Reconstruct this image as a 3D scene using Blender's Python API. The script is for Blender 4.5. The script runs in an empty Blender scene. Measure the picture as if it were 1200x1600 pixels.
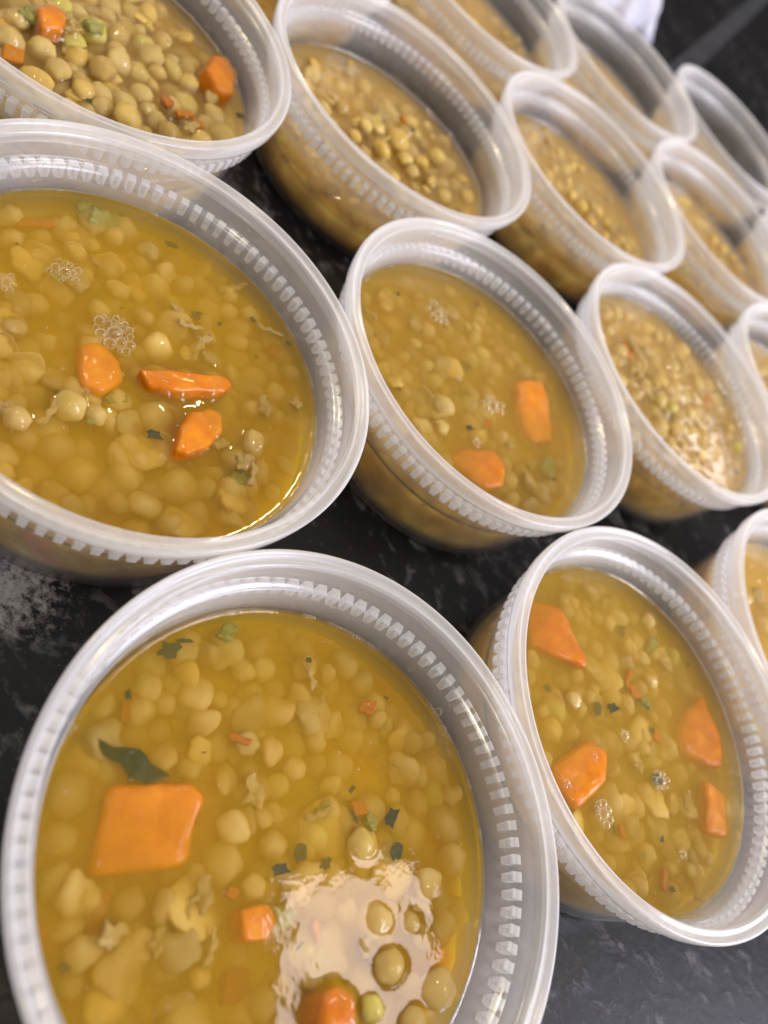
import bpy, bmesh, math, random
import numpy as np
from mathutils import Vector, Matrix, Euler, noise

random.seed(7); np.random.seed(7)
S = bpy.context.scene
COL = S.collection
R = 0.0585                      # outer radius of a cup's lip, metres
HT = 0.70 * R                   # height of the rim above the counter

# ------------------------------------------------------------------ camera
F_PX, PITCH, ROLL, CAM_H = 1243.0, 0.78076, 0.90884, 2.38957
cam = bpy.data.cameras.new('camera'); co = bpy.data.objects.new('camera', cam); COL.objects.link(co)
cam.sensor_fit = 'VERTICAL'; cam.sensor_height = 36; cam.sensor_width = 27
cam.lens = F_PX / 1600 * 36
cam.clip_start = 0.005; cam.clip_end = 50
CAM_ROT = Matrix.Rotation(PITCH, 3, 'X') @ Matrix.Rotation(ROLL, 3, 'Z')
CAM_POS = Vector((0, 0, CAM_H * R + HT))
co.matrix_world = Matrix.Translation(CAM_POS) @ CAM_ROT.to_4x4()
cam.dof.use_dof = True; cam.dof.focus_distance = 0.195; cam.dof.aperture_fstop = 9.5
S.camera = co

# ------------------------------------------------------------------ world, lamps, exposure
w = bpy.data.worlds.new('World'); S.world = w; w.use_nodes = True
w.node_tree.nodes['Background'].inputs[0].default_value = (0.60, 0.585, 0.625, 1)
w.node_tree.nodes['Background'].inputs[1].default_value = 0.80


def lamp(name, target, az, el, dist, sx, sy, watts, col, spin=0):
    """a rectangular lamp seen from target in direction az (from +y towards +x), el"""
    a, e = math.radians(az), math.radians(el)
    d = Vector((math.cos(e) * math.sin(a), math.cos(e) * math.cos(a), math.sin(e)))
    l = bpy.data.lights.new(name, 'AREA'); l.shape = 'RECTANGLE'; l.size = sx; l.size_y = sy
    l.energy = watts; l.color = col
    o = bpy.data.objects.new(name, l); COL.objects.link(o)
    o.location = Vector(target) + d * dist
    o.rotation_euler = ((-d).to_track_quat('-Z', 'Y') @ Euler((0, 0, spin)).to_quaternion()).to_euler()
    return o


TA = (1.15 * R, 1.25 * R, 0.4 * R)
lamp('ceiling_panel_lamp', TA, 47.5, 57.5, 1.3, .33, .24, 2.9, (1.0, .87, .86), 0.15)
lamp('window_lamp', (.8 * R, 5.5 * R, .4 * R), 14, 24.0, 1.6, .34, .10, .8, (1, .88, .84))
lamp('cool_side_lamp', (1.5 * R, 3 * R, 0), 74, 33, 1.3, .9, .5, 21.0, (.84, .84, 1.0))
lamp('warm_spot_lamp', (-1.0 * R, 2.2 * R, .4 * R), -23.5, 48.8, 1.5, .05, .05, 1.8, (1, .76, .42))
lamp('warm_spot_lamp', (-2.5 * R, 3 * R, .4 * R), -70, 52, 1.5, .08, .08, 7.0, (1, .80, .50))
lamp('warm_spot_lamp', (0, 4 * R, .4 * R), 175, 62, 1.4, .09, .09, 4.5, (1, .84, .60))
S.view_settings.view_transform = 'Standard'; S.view_settings.look = 'None'
S.view_settings.exposure = 0.22; S.view_settings.gamma = 1.0
cy = S.cycles
cy.max_bounces = 14; cy.diffuse_bounces = 4; cy.glossy_bounces = 4; cy.transmission_bounces = 6
cy.transparent_max_bounces = 40; cy.volume_bounces = 4
cy.caustics_reflective = False; cy.caustics_refractive = False
cy.sample_clamp_indirect = 4.0
cy.use_denoising = True

# ------------------------------------------------------------------ helpers


def at(px, py, z):
    """the point at height z (metres) seen at pixel px, py of the 1200 x 1600 photograph"""
    d = CAM_ROT @ Vector(((px - 600) / F_PX, -(py - 800) / F_PX, -1))
    t = (z - CAM_POS.z) / d.z
    return CAM_POS + d * t


def px_size(px, py, z):
    """metres per pixel (across the line of sight) at that point"""
    p = at(px, py, z) - CAM_POS
    fwd = CAM_ROT @ Vector((0, 0, -1))
    return p.dot(fwd) / F_PX


def mesh_from(name, verts, faces, mat, smooth=True):
    me = bpy.data.meshes.new(name)
    me.from_pydata([tuple(v) for v in verts], [], faces); me.update()
    if smooth:
        me.polygons.foreach_set('use_smooth', [True] * len(me.polygons))
    if mat: me.materials.append(mat)
    return me


def link(name, me, parent=None, loc=(0, 0, 0), rot=(0, 0, 0), scale=(1, 1, 1), **props):
    o = bpy.data.objects.new(name, me); COL.objects.link(o)
    o.location = loc; o.rotation_euler = rot; o.scale = scale
    if parent: o.parent = parent
    for k, v in props.items():
        if v: o[k] = v
    return o


def bm_mesh(name, bm, mat, smooth=True):
    me = bpy.data.meshes.new(name); bm.to_mesh(me); bm.free()
    if smooth: me.polygons.foreach_set('use_smooth', [True] * len(me.polygons))
    if mat: me.materials.append(mat)
    return me


class NT:
    def __init__(s, name):
        s.m = bpy.data.materials.new(name); s.m.use_nodes = True
        s.t = s.m.node_tree; s.t.nodes.clear()
        s.out = s.n('ShaderNodeOutputMaterial')

    def n(s, kind, ins=None, **attrs):
        x = s.t.nodes.new(kind)
        for k, v in attrs.items(): setattr(x, k, v)
        for k, v in (ins or {}).items():
            if isinstance(v, bpy.types.NodeSocket): s.t.links.new(v, x.inputs[k])
            else: x.inputs[k].default_value = v
        return x

    def math(s, op, a, b=None, clamp=False):
        x = s.t.nodes.new('ShaderNodeMath'); x.operation = op; x.use_clamp = clamp
        for i, v in enumerate((a, b)):
            if v is None: continue
            if isinstance(v, bpy.types.NodeSocket): s.t.links.new(v, x.inputs[i])
            else: x.inputs[i].default_value = v
        return x.outputs[0]

    def ramp(s, fac, stops, interp='LINEAR'):
        x = s.t.nodes.new('ShaderNodeValToRGB'); x.color_ramp.interpolation = interp
        e = x.color_ramp.elements
        while len(e) < len(stops): e.new(0.5)
        for el, (p, c) in zip(e, stops):
            el.position = p; el.color = (*c, 1) if len(c) == 3 else c
        s.t.links.new(fac, x.inputs[0]); return x.outputs[0]

    def noise(s, scale, detail=3, vec=None, rough=.5, dist=0):
        x = s.n('ShaderNodeTexNoise', {'Scale': scale, 'Detail': detail, 'Roughness': rough, 'Distortion': dist})
        if vec is not None: s.t.links.new(vec, x.inputs['Vector'])
        return x.outputs[0]

    def bump(s, h, strength, dist):
        return s.n('ShaderNodeBump', {'Height': h, 'Strength': strength, 'Distance': dist}).outputs[0]

    def done(s, surf=None, vol=None):
        if surf is not None: s.t.links.new(surf, s.out.inputs['Surface'])
        if vol is not None: s.t.links.new(vol, s.out.inputs['Volume'])
        return s.m


def schlick(t, f0, normal=None):
    geo = t.n('ShaderNodeNewGeometry')
    dot = t.n('ShaderNodeVectorMath', operation='DOT_PRODUCT')
    t.t.links.new(normal if normal is not None else geo.outputs['Normal'], dot.inputs[0]); t.t.links.new(geo.outputs['Incoming'], dot.inputs[1])
    c = t.math('ABSOLUTE', dot.outputs['Value'])
    return t.math('ADD', f0, t.math('MULTIPLY', 1 - f0, t.math('POWER', t.math('SUBTRACT', 1.0, c, True), 5.0)), True)


def obj_coord(t): return t.n('ShaderNodeTexCoord').outputs['Object']


# ------------------------------------------------------------------ materials
def mat_plastic(name, k, klow, white=.96, tint=(1, 1, 1)):
    t = NT(name)
    geo = t.n('ShaderNodeNewGeometry')
    dot = t.n('ShaderNodeVectorMath', operation='DOT_PRODUCT')
    t.t.links.new(geo.outputs['Normal'], dot.inputs[0]); t.t.links.new(geo.outputs['Incoming'], dot.inputs[1])
    c = t.math('MAXIMUM', t.math('ABSOLUTE', dot.outputs['Value']), .22)
    vec = obj_coord(t)
    cloud = t.noise(38, 4, vec)
    sep = t.n('ShaderNodeSeparateXYZ', {0: vec})
    # above the filling the dry wall is milkier than below, where the soup wets it
    hgt = t.n('ShaderNodeMapRange', {0: sep.outputs['Z'], 1: .36 * R, 2: .50 * R, 3: klow, 4: k}).outputs[0]
    kk = t.math('ADD', t.math('SUBTRACT', .97, hgt), t.math('MULTIPLY', cloud, .06))
    fac = t.math('SUBTRACT', 1.0, t.math('POWER', kk, t.math('DIVIDE', 1.0, c)), clamp=True)   # longer way through, milkier
    col = (white * tint[0], white * tint[1], white * tint[2], 1)
    bmp = t.bump(t.noise(900, 3, vec), .06, .0002)
    bmp2 = t.n('ShaderNodeBump', {'Height': t.noise(70, 2, vec), 'Strength': .25, 'Distance': .0012, 'Normal': bmp}).outputs[0]
    dif = t.n('ShaderNodeBsdfDiffuse', {'Color': col, 'Normal': bmp2})
    trl = t.n('ShaderNodeBsdfTranslucent', {'Color': col, 'Normal': bmp2})
    body = t.n('ShaderNodeMixShader', {0: .48, 1: dif.outputs[0], 2: trl.outputs[0]})
    clear = t.n('ShaderNodeBsdfTransparent', {'Color': (.965, .965, .96, 1)})
    m = t.n('ShaderNodeMixShader', {0: fac, 1: clear.outputs[0], 2: body.outputs[0]})
    fr = schlick(t, .040, bmp2)
    rgh = t.math('ADD', .09, t.math('MULTIPLY', t.noise(60, 3, vec), .22))
    gl = t.n('ShaderNodeBsdfGlossy', {'Color': (1, 1, 1, 1), 'Roughness': rgh, 'Normal': bmp2})
    m2 = t.n('ShaderNodeMixShader', {0: fr, 1: m.outputs[0], 2: gl.outputs[0]})
    return t.done(m2.outputs[0])


M_WALL = mat_plastic('cloudy_plastic', .155, .03)
M_LIP = mat_plastic('thick_cloudy_plastic', .32, .32)
M_RIB = mat_plastic('ribbed_cloudy_plastic', .38, .38)


def mat_broth(name, scol, sdens, acol, adens, rip=.12):
    t = NT(name)
    vec = obj_coord(t)
    b = t.bump(t.noise(160, 3, vec), rip, .0006)
    fr = schlick(t, .024, b)
    gl = t.n('ShaderNodeBsdfGlossy', {'Color': (1, 1, 1, 1), 'Roughness': .035, 'Normal': b})
    tr = t.n('ShaderNodeBsdfTransparent', {'Color': (1, 1, 1, 1)})
    m = t.n('ShaderNodeMixShader', {0: fr, 1: tr.outputs[0], 2: gl.outputs[0]})
    v1 = t.n('ShaderNodeVolumeScatter', {'Color': (*scol, 1), 'Density': sdens, 'Anisotropy': .3})
    v2 = t.n('ShaderNodeVolumeAbsorption', {'Color': (*acol, 1), 'Density': adens})
    v = t.n('ShaderNodeAddShader', {0: v1.outputs[0], 1: v2.outputs[0]})
    t.m.cycles.homogeneous_volume = True
    return t.done(m.outputs[0], v.outputs[0])


M_BROTH = [mat_broth('clear_golden_broth', (.835, .575, .010), 215, (.80, .60, .0), 190),
           mat_broth('cloudy_ochre_broth', (.77, .51, .05), 200, (.70, .52, .02), 170),
           mat_broth('cloudy_tan_broth', (.82, .55, .11), 175, (.76, .55, .06), 125, .4)]


def principled(name, color, rough=.5, spec=.5, bump=None, coat=0, sss=0):
    t = NT(name)
    ins = {'Base Color': color, 'Roughness': rough, 'Specular IOR Level': spec, 'Coat Weight': coat, 'Coat Roughness': .05}
    return t, ins


def mat_food(name, stops, nscale=300, rough=.45, bump=.4, trans=.25, per_object=.6, coat=.0):
    """wet food: colour from a ramp over a mix of per-object random and noise"""
    t = NT(name)
    vec = obj_coord(t)
    oi = t.n('ShaderNodeObjectInfo').outputs['Random']
    f = t.math('ADD', t.math('MULTIPLY', oi, per_object), t.math('MULTIPLY', t.noise(nscale, 4, vec), 1 - per_object))
    c = t.ramp(f, stops)
    b = t.bump(t.noise(nscale * 2.5, 4, vec), bump, .0004)
    p = t.n('ShaderNodeBsdfPrincipled', {'Base Color': c, 'Roughness': rough, 'Normal': b, 'Specular IOR Level': .25, 'Coat Weight': coat, 'Coat Roughness': .08})
    tl = t.n('ShaderNodeBsdfTranslucent', {'Color': c, 'Normal': b})
    m = t.n('ShaderNodeMixShader', {0: trans, 1: p.outputs[0], 2: tl.outputs[0]})
    return t.done(m.outputs[0])


M_PEARL = mat_food('cooked_pearl_barley_grain', [(.0, (.52, .35, .08)), (.3, (.68, .49, .14)), (.6, (.84, .66, .26)), (.8, (.74, .58, .16)), (1, (.56, .43, .09))], 260, trans=.5)
M_PEAG = mat_food('greenish_grain', [(.0, (.58, .48, .07)), (1, (.70, .60, .16))], 260, trans=.3)
M_YEL = mat_food('yellow_legume', [(.0, (.70, .46, .08)), (1, (.78, .60, .20))], 260, trans=.3)
M_CARROT = mat_food('cooked_carrot', [(.0, (.50, .120, .001)), (.35, (.58, .165, .0015)), (.55, (.70, .235, .003)), (1, (.92, .44, .02))], 190, rough=.33, trans=.25, per_object=.3, bump=.8, coat=.3)
M_HERB = mat_food('wet_parsley_leaf', [(.0, (.012, .020, .001)), (1, (.05, .06, .003))], 500, rough=.35, trans=.2)
M_CELERY = mat_food('cooked_celery', [(.0, (.30, .30, .06)), (1, (.44, .42, .13))], 300, trans=.4)
M_ONION = mat_food('cooked_onion', [(.0, (.54, .38, .12)), (1, (.70, .54, .20))], 300, trans=.5)


def mat_thick(name, stops):
    t = NT(name); vec = obj_coord(t)
    oi = t.n('ShaderNodeObjectInfo').outputs['Random']
    off = t.n('ShaderNodeVectorMath', {0: vec, 1: (0, 0, 0)}, operation='ADD')
    sc = t.n('ShaderNodeCombineXYZ', {0: oi, 1: oi, 2: oi})
    t.t.links.new(sc.outputs[0], off.inputs[1])
    a = t.noise(60, 4, off.outputs[0], .6, .6)
    c = t.ramp(a, stops)
    vor = t.n('ShaderNodeTexVoronoi', {'Vector': off.outputs[0], 'Scale': 130}, feature='SMOOTH_F1')
    vd = t.ramp(vor.outputs['Distance'], [(.1, (1.25, 1.2, 1.1)), (.7, (.62, .58, .5))])
    mx = t.n('ShaderNodeMix', data_type='RGBA', blend_type='MULTIPLY')
    mx.inputs[0].default_value = .8
    t.t.links.new(c, mx.inputs[6]); t.t.links.new(vd, mx.inputs[7])
    sp = t.ramp(t.noise(420, 3, off.outputs[0], .6), [(.70, (0, 0, 0)), (.74, (1, 1, 1))])
    mx2 = t.n('ShaderNodeMix', data_type='RGBA')
    t.t.links.new(sp, mx2.inputs[0]); t.t.links.new(mx.outputs[2], mx2.inputs[6]); mx2.inputs[7].default_value = (.10, .12, .02, 1)
    p = t.n('ShaderNodeBsdfPrincipled', {'Base Color': mx2.outputs[2], 'Roughness': .6, 'Subsurface Weight': 1.0, 'Subsurface Scale': .018, 'Subsurface Radius': (1.0, .62, .2)})
    return t.done(p.outputs[0])


M_THICK = [mat_thick('settled_golden_soup', [(.25, (.36, .16, .006)), (.38, (.74, .26, .008)), (.48, (.50, .30, .015)), (.60, (.80, .50, .05)), (.72, (.84, .60, .12))]),
           mat_thick('settled_ochre_soup', [(.25, (.42, .17, .01)), (.42, (.60, .36, .04)), (.6, (.76, .50, .09)), (.75, (.60, .42, .08))])]


def mat_bubble():
    t = NT('soap_thin_bubble')
    lw = t.n('ShaderNodeLayerWeight', {'Blend': .5})
    e = t.math('POWER', lw.outputs['Facing'], 1.5)
    f = t.math('ADD', .06, t.math('MULTIPLY', e, .94), clamp=True)
    gl = t.n('ShaderNodeBsdfGlossy', {'Color': (1, .96, .86, 1), 'Roughness': .06})
    tr = t.n('ShaderNodeBsdfTransparent', {'Color': (1, .99, .95, 1)})
    df = t.n('ShaderNodeBsdfTranslucent', {'Color': (.98, .95, .85, 1)})
    g2 = t.n('ShaderNodeMixShader', {0: .7, 1: gl.outputs[0], 2: df.outputs[0]})
    m = t.n('ShaderNodeMixShader', {0: f, 1: tr.outputs[0], 2: g2.outputs[0]})
    return t.done(m.outputs[0])


M_BUBBLE = mat_bubble()


def mat_skin():
    t = NT('loose_grain_skin')
    lw = t.n('ShaderNodeLayerWeight', {'Blend': .5})
    f = t.math('ADD', .10, t.math('MULTIPLY', t.math('POWER', lw.outputs['Facing'], 2.5), .6), clamp=True)
    df = t.n('ShaderNodeBsdfDiffuse', {'Color': (.85, .68, .32, 1)})
    tr = t.n('ShaderNodeBsdfTransparent', {'Color': (1, .98, .92, 1)})
    m = t.n('ShaderNodeMixShader', {0: f, 1: tr.outputs[0], 2: df.outputs[0]})
    return t.done(m.outputs[0])


M_SKIN = mat_skin()


def mat_counter():
    t = NT('black_scuffed_counter')
    vec = obj_coord(t)
    mp = t.n('ShaderNodeMapping', {'Vector': vec, 'Rotation': (0, 0, math.radians(35)), 'Scale': (1, 1.5, 1)}).outputs[0]
    big = t.noise(9, 3, mp, .5)
    fl = t.noise(105, 5, mp, .62, .5)
    thr = t.math('ADD', fl, t.math('MULTIPLY', t.math('SUBTRACT', big, .5), .35))
    mask = t.ramp(thr, [(.56, (0, 0, 0)), (.72, (1, 1, 1))])
    # dried flour-like smear beside the left cup
    sm = at(15, 915, 0)
    d = t.n('ShaderNodeVectorMath', {0: vec, 1: tuple(sm)}, operation='DISTANCE').outputs['Value']
    near = t.math('SUBTRACT', 1.0, t.math('DIVIDE', d, .021), clamp=True)
    fl2 = t.noise(420, 6, vec, .75, .1)
    m2 = t.ramp(t.math('ADD', fl2, t.math('MULTIPLY', near, .30)), [(.62, (0, 0, 0)), (.78, (1, 1, 1))])
    m2 = t.math('MULTIPLY', m2, t.math('MULTIPLY', near, 1.6, clamp=True), clamp=True)
    fine = t.ramp(t.noise(700, 2, vec), [(.66, (0, 0, 0)), (.74, (1, 1, 1))])
    f1 = t.math('MULTIPLY', mask, .26)
    f2 = t.math('MULTIPLY', fine, .10)
    f = t.math('ADD', t.math('ADD', f1, f2), t.math('MULTIPLY', m2, .6), clamp=True)
    c = t.n('ShaderNodeMix', data_type='RGBA')
    t.t.links.new(f, c.inputs[0]); c.inputs[6].default_value = (.0055, .005, .0055, 1); c.inputs[7].default_value = (.30, .30, .31, 1)
    rg = t.math('ADD', .34, t.math('MULTIPLY', f, .3))
    b = t.bump(t.math('ADD', fl, t.math('MULTIPLY', f, .6)), .22, .0008)
    df = t.n('ShaderNodeBsdfDiffuse', {'Color': c.outputs[2], 'Normal': b})
    gl = t.n('ShaderNodeBsdfGlossy', {'Color': (1, 1, 1, 1), 'Roughness': rg, 'Normal': b})
    m = t.n('ShaderNodeMixShader', {0: .018, 1: df.outputs[0], 2: gl.outputs[0]})
    return t.done(m.outputs[0])


M_COUNTER = mat_counter()


def mat_bag():
    t = NT('crinkled_white_plastic'); vec = obj_coord(t)
    b = t.bump(t.noise(45, 4, vec, .6), .6, .004)
    p = t.n('ShaderNodeBsdfPrincipled', {'Base Color': (.78, .78, .86, 1), 'Roughness': .28, 'Normal': b})
    tl = t.n('ShaderNodeBsdfTranslucent', {'Color': (.8, .8, .9, 1), 'Normal': b})
    return t.done(t.n('ShaderNodeMixShader', {0: .35, 1: p.outputs[0], 2: tl.outputs[0]}).outputs[0])


M_BAG = mat_bag()

# ------------------------------------------------------------------ the setting
cs = 3.0
cme = mesh_from('countertop', [(-cs, -cs, 0), (cs, -cs, 0), (cs, cs, 0), (-cs, cs, 0), (-cs, -cs, -.03), (cs, -cs, -.03), (cs, cs, -.03), (-cs, cs, -.03)],
                [(0, 1, 2, 3), (7, 6, 5, 4), (0, 4, 5, 1), (1, 5, 6, 2), (2, 6, 7, 3), (3, 7, 4, 0)], M_COUNTER, False)
link('countertop', cme, kind='structure')

# ------------------------------------------------------------------ cup (all in units of R, z = 0 at the counter)
HB = .70
# (r, z above the rim plane): outside from the foot up, over the lip and down inside
PROFILE_OUT = [(.0, -.700), (.40, -.700), (.80, -.700), (.842, -.694), (.860, -.672), (.872, -.56), (.884, -.44), (.895, -.33), (.903, -.245),
               (.906, -.205), (.908, -.172), (.914, -.160), (.940, -.155), (.951, -.148), (.9545, -.135), (.957, -.10), (.959, -.085)]
PROFILE_LIP = [(.959, -.085), (.962, -.076), (.985, -.073), (.993, -.069), (.9965, -.058), (.9985, -.030), (1.0, -.010), (.9975, .001), (.990, .006), (.981, .003),
               (.977, -.006), (.969, -.011), (.955, -.012), (.948, -.007), (.941, -.004), (.935, -.008), (.932, -.020)]
PROFILE_IN = [(.932, -.020), (.930, -.06), (.9275, -.105), (.925, -.130), (.920, -.142), (.900, -.148), (.892, -.154), (.888, -.170), (.885, -.205),
              (.883, -.245), (.875, -.33), (.864, -.44), (.852, -.56), (.840, -.655), (.825, -.678), (.79, -.682), (.40, -.682), (.0, -.682)]


def r_in(z):          # inner wall radius at height z (units of R, relative to the rim)
    pts = PROFILE_IN
    for (r0, z0), (r1, z1) in zip(pts, pts[1:]):
        if z1 <= z <= z0: return r0 + (r1 - r0) * (z - z0) / (z1 - z0 + 1e-9)
    return .8


def lathe(name, prof, mat, seg=192, wob=0.0):
    vs, fs, rings = [], [], []
    for r, z in prof:
        if r < 1e-6:
            rings.append([len(vs)]); vs.append((0, 0, (z + HB) * R)); continue
        ring = []
        for i in range(seg):
            a = 2 * math.pi * i / seg
            k = 1 + wob * (math.sin(2 * a + .6) + .5 * math.sin(3 * a + 2.0))
            ring.append(len(vs)); vs.append((r * k * R * math.cos(a), r * k * R * math.sin(a), (z + HB) * R))
        rings.append(ring)
    for a, b in zip(rings, rings[1:]):
        n = seg
        for i in range(n):
            j = (i + 1) % n
            if len(a) == 1 and len(b) == 1: continue
            if len(a) == 1: fs.append((a[0], b[j], b[i]))
            elif len(b) == 1: fs.append((a[i], a[j], b[0]))
            else: fs.append((a[i], a[j], b[j], b[i]))
    return mesh_from(name, vs, fs, mat)


WOB = .0012
ME_OUT = lathe('wall', PROFILE_OUT[:] , M_WALL, 192, WOB)
# body = outside wall + inside wall in one mesh, lip its own part
def join_profiles(name, p1, p2, mat):
    a = lathe('tmp_a', p1, mat, 192, WOB); b = lathe('tmp_b', p2, mat, 192, WOB)
    bm = bmesh.new(); bm.from_mesh(a); bm.from_mesh(b)
    bmesh.ops.remove_doubles(bm, verts=bm.verts, dist=1e-6)
    return bm_mesh(name, bm, mat)


ME_BODY = join_profiles('cup_wall', PROFILE_OUT, PROFILE_IN, M_WALL)
ME_LIP = lathe('lip', PROFILE_LIP, M_LIP, 192, WOB)
NRIB = 92


def rib_bm(bm, ang):
    """one moulded rib under the ledge, hugging the outer wall"""
    pitch = 2 * math.pi / NRIB
    h = pitch * .255
    z0, z1 = -.158, -.226
    pts = []
    for z, ro, hh in ((z0, .953, h * 1.12), (-.185, .951, h), (-.216, .949, h * .96), (z1, .944, h * .90)):
        for rr, s in ((.908 if z > z1 else .907, -1), (ro, -1), (ro, 1), (.908 if z > z1 else .907, 1)):
            a = ang + s * hh
            pts.append(bm.verts.new((rr * R * math.cos(a), rr * R * math.sin(a), (z + HB) * R)))
    for k in range(3):
        o = k * 4
        for i in range(3):
            bm.faces.new((pts[o + i], pts[o + i + 1], pts[o + 4 + i + 1], pts[o + 4 + i]))
    bm.faces.new((pts[0], pts[3], pts[2], pts[1])); bm.faces.new((pts[12], pts[13], pts[14], pts[15]))


bm = bmesh.new(); rib_bm(bm, 0); bmesh.ops.recalc_face_normals(bm, faces=bm.faces); ME_RIB = bm_mesh('rib', bm, M_RIB, False)
bm = bmesh.new()
for i in range(NRIB): rib_bm(bm, 2 * math.pi * i / NRIB)
bmesh.ops.recalc_face_normals(bm, faces=bm.faces); ME_RIBS = bm_mesh('rib_ring', bm, M_RIB, False)

# ------------------------------------------------------------------ food meshes
def grain_mesh(name, mat, seed, squash=.85, dent=0.0, sub=3, elong=1.0, lump=.10):
    bm = bmesh.new(); bmesh.ops.create_icosphere(bm, subdivisions=sub, radius=1)
    off = Vector((seed * 3.7, seed * 1.3, 0))
    for v in bm.verts:
        n = noise.noise(v.co * 1.1 + off) * lump * 1.6 + noise.noise(v.co * 3.2 + off) * lump * .5 + noise.noise(v.co * 7 + off) * lump * .15
        v.co *= (1 + n)
        if dent:
            k = math.exp(-(v.co.x / .16) ** 2) * max(0, v.co.z)
            v.co *= 1 - dent * k
            tip = max(0, v.co.y - .75); v.co.y += tip * .9; 
        v.co.z *= squash; v.co.y *= elong
    return bm_mesh(name, bm, mat)


GR = [grain_mesh('grain', M_PEARL, 1, .72, lump=.13), grain_mesh('grain', M_PEARL, 2, .70, .16, lump=.12), grain_mesh('grain', M_PEARL, 3, .8, 0, 3, 1.15, .14),
      grain_mesh('grain', M_PEARL, 4, .62, 0, 3, 1.0, .13), grain_mesh('grain', M_PEARL, 5, .88, .10, 3, 1.1, .05), grain_mesh('grain', M_PEARL, 6, .8, .2)]
GR_G = [grain_mesh('green_pea', M_PEAG, 7, .85), grain_mesh('green_pea', M_PEAG, 8, .8, .1)]
GR_Y = [grain_mesh('yellow_pea', M_YEL, 9, .8, .18), grain_mesh('yellow_pea', M_YEL, 10, .5, .0, 3, 1.0, .2)]
# split halves and shreds, low lumpy flakes
GR_F = [grain_mesh('grain_fragment', (M_ONION, M_YEL, M_PEARL, M_ONION)[i], 11 + i, .45, 0, 3, 1.25, .30) for i in range(4)]
GR.append(grain_mesh('grain', M_PEARL, 17, .75, 0, 3, 1.25, .22)); GR.append(grain_mesh('grain', M_PEARL, 19, .8, .12, 3, 1.1, .18))


def skin_mesh(seed):
    return grain_mesh('grain_skin', M_SKIN, seed * 7, .62, 0, 3, 1.1, .2)


SK = [skin_mesh(1), skin_mesh(2.3)]


def chunk_mesh(name, mat, poly, thick, bev=.12, seed=0, rough=.04, dome=0.0):
    """solid chunk from an outline (list of x, y), top at z 0, sized in the same unit as the outline"""
    bm = bmesh.new()
    n = len(poly); size = max(max(abs(x), abs(y)) for x, y in poly)
    top = [bm.verts.new((x, y, 0)) for x, y in poly]
    bot = [bm.verts.new((x * .93, y * .93, -thick)) for x, y in poly]
    bm.faces.new(top); bm.faces.new(bot[::-1])
    for i in range(n):
        j = (i + 1) % n; bm.faces.new((top[i], bot[i], bot[j], top[j]))
    bmesh.ops.recalc_face_normals(bm, faces=bm.faces)
    bmesh.ops.bevel(bm, geom=list(bm.edges), offset=size * bev, segments=3, affect='EDGES', profile=.6, clamp_overlap=True)
    bmesh.ops.triangulate(bm, faces=bm.faces)
    for _ in range(3):
        long = [e for e in bm.edges if e.calc_length() > size * .22]
        if not long: break
        bmesh.ops.subdivide_edges(bm, edges=long, cuts=1); bmesh.ops.triangulate(bm, faces=[f for f in bm.faces if len(f.verts) > 3])
    bm.normal_update()
    o = Vector((seed * 5.1, seed, 2))
    for v in bm.verts:
        q = v.co / size
        v.co += v.normal * size * rough * (noise.noise(q * 2.0 + o) + .4 * noise.noise(q * 7 + o))
        if dome: v.co.z += dome * (1 - min(1, (v.co.x ** 2 + v.co.y ** 2) / size ** 2))
    return bm_mesh(name, bm, mat)


def leaf_mesh(name, seed, mat=None):
    rnd = random.Random(seed); n = 11
    poly = []
    for i in range(n):
        a = 2 * math.pi * i / n
        r = rnd.uniform(.55, 1.15) * (1 + .35 * math.cos(a))
        poly.append((r * math.cos(a) * 1.25, r * math.sin(a) * .8))
    return chunk_mesh(name, mat or M_HERB, poly, .10, .03, seed, .10)


LF = [leaf_mesh('herb_leaf', 3), leaf_mesh('herb_leaf', 5), leaf_mesh('herb_leaf', 9), chunk_mesh('herb_leaf', M_HERB, [(-1, -.2), (-.3, -.35), (.5, -.15), (1.2, .1), (.4, .3), (-.4, .15)], .1, .03, 2, .12)]
CEL = [chunk_mesh('celery_piece', M_CELERY, [(-1, -.3), (-.5, -.75), (.3, -.6), (.95, -.2), (.8, .45), (.1, .5), (-.5, .8), (-.95, .3)], .45, .12, 3, .30),
       chunk_mesh('celery_piece', M_CELERY, [(-.9, -.1), (-.3, -.7), (.5, -.35), (1.1, .1), (.5, .8), (-.2, .45)], .4, .15, 4, .28)]
ONI = [chunk_mesh('onion_piece', M_ONION, [(-1.3, -.2), (-.6, -.5), (.2, -.4), (1.3, -.1), (1.0, .2), (.2, .02), (-.6, .0), (-1.1, .2)], .2, .07, 5, .22),
       chunk_mesh('onion_piece', M_ONION, [(-.9, -.2), (-.3, -.75), (.4, -.4), (.95, -.1), (.6, .55), (0, .4), (-.5, .8)], .22, .10, 6, .30)]
CUBIT = [chunk_mesh('carrot_bit', M_CARROT, [(-.9, -.6), (.6, -.8), (1, .4), (-.3, .8)], .7, .2, 7, .1),
         chunk_mesh('carrot_bit', M_CARROT, [(-1.2, -.3), (1.1, -.4), (1.2, .3), (-1, .4)], .5, .12, 8, .1)]

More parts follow.
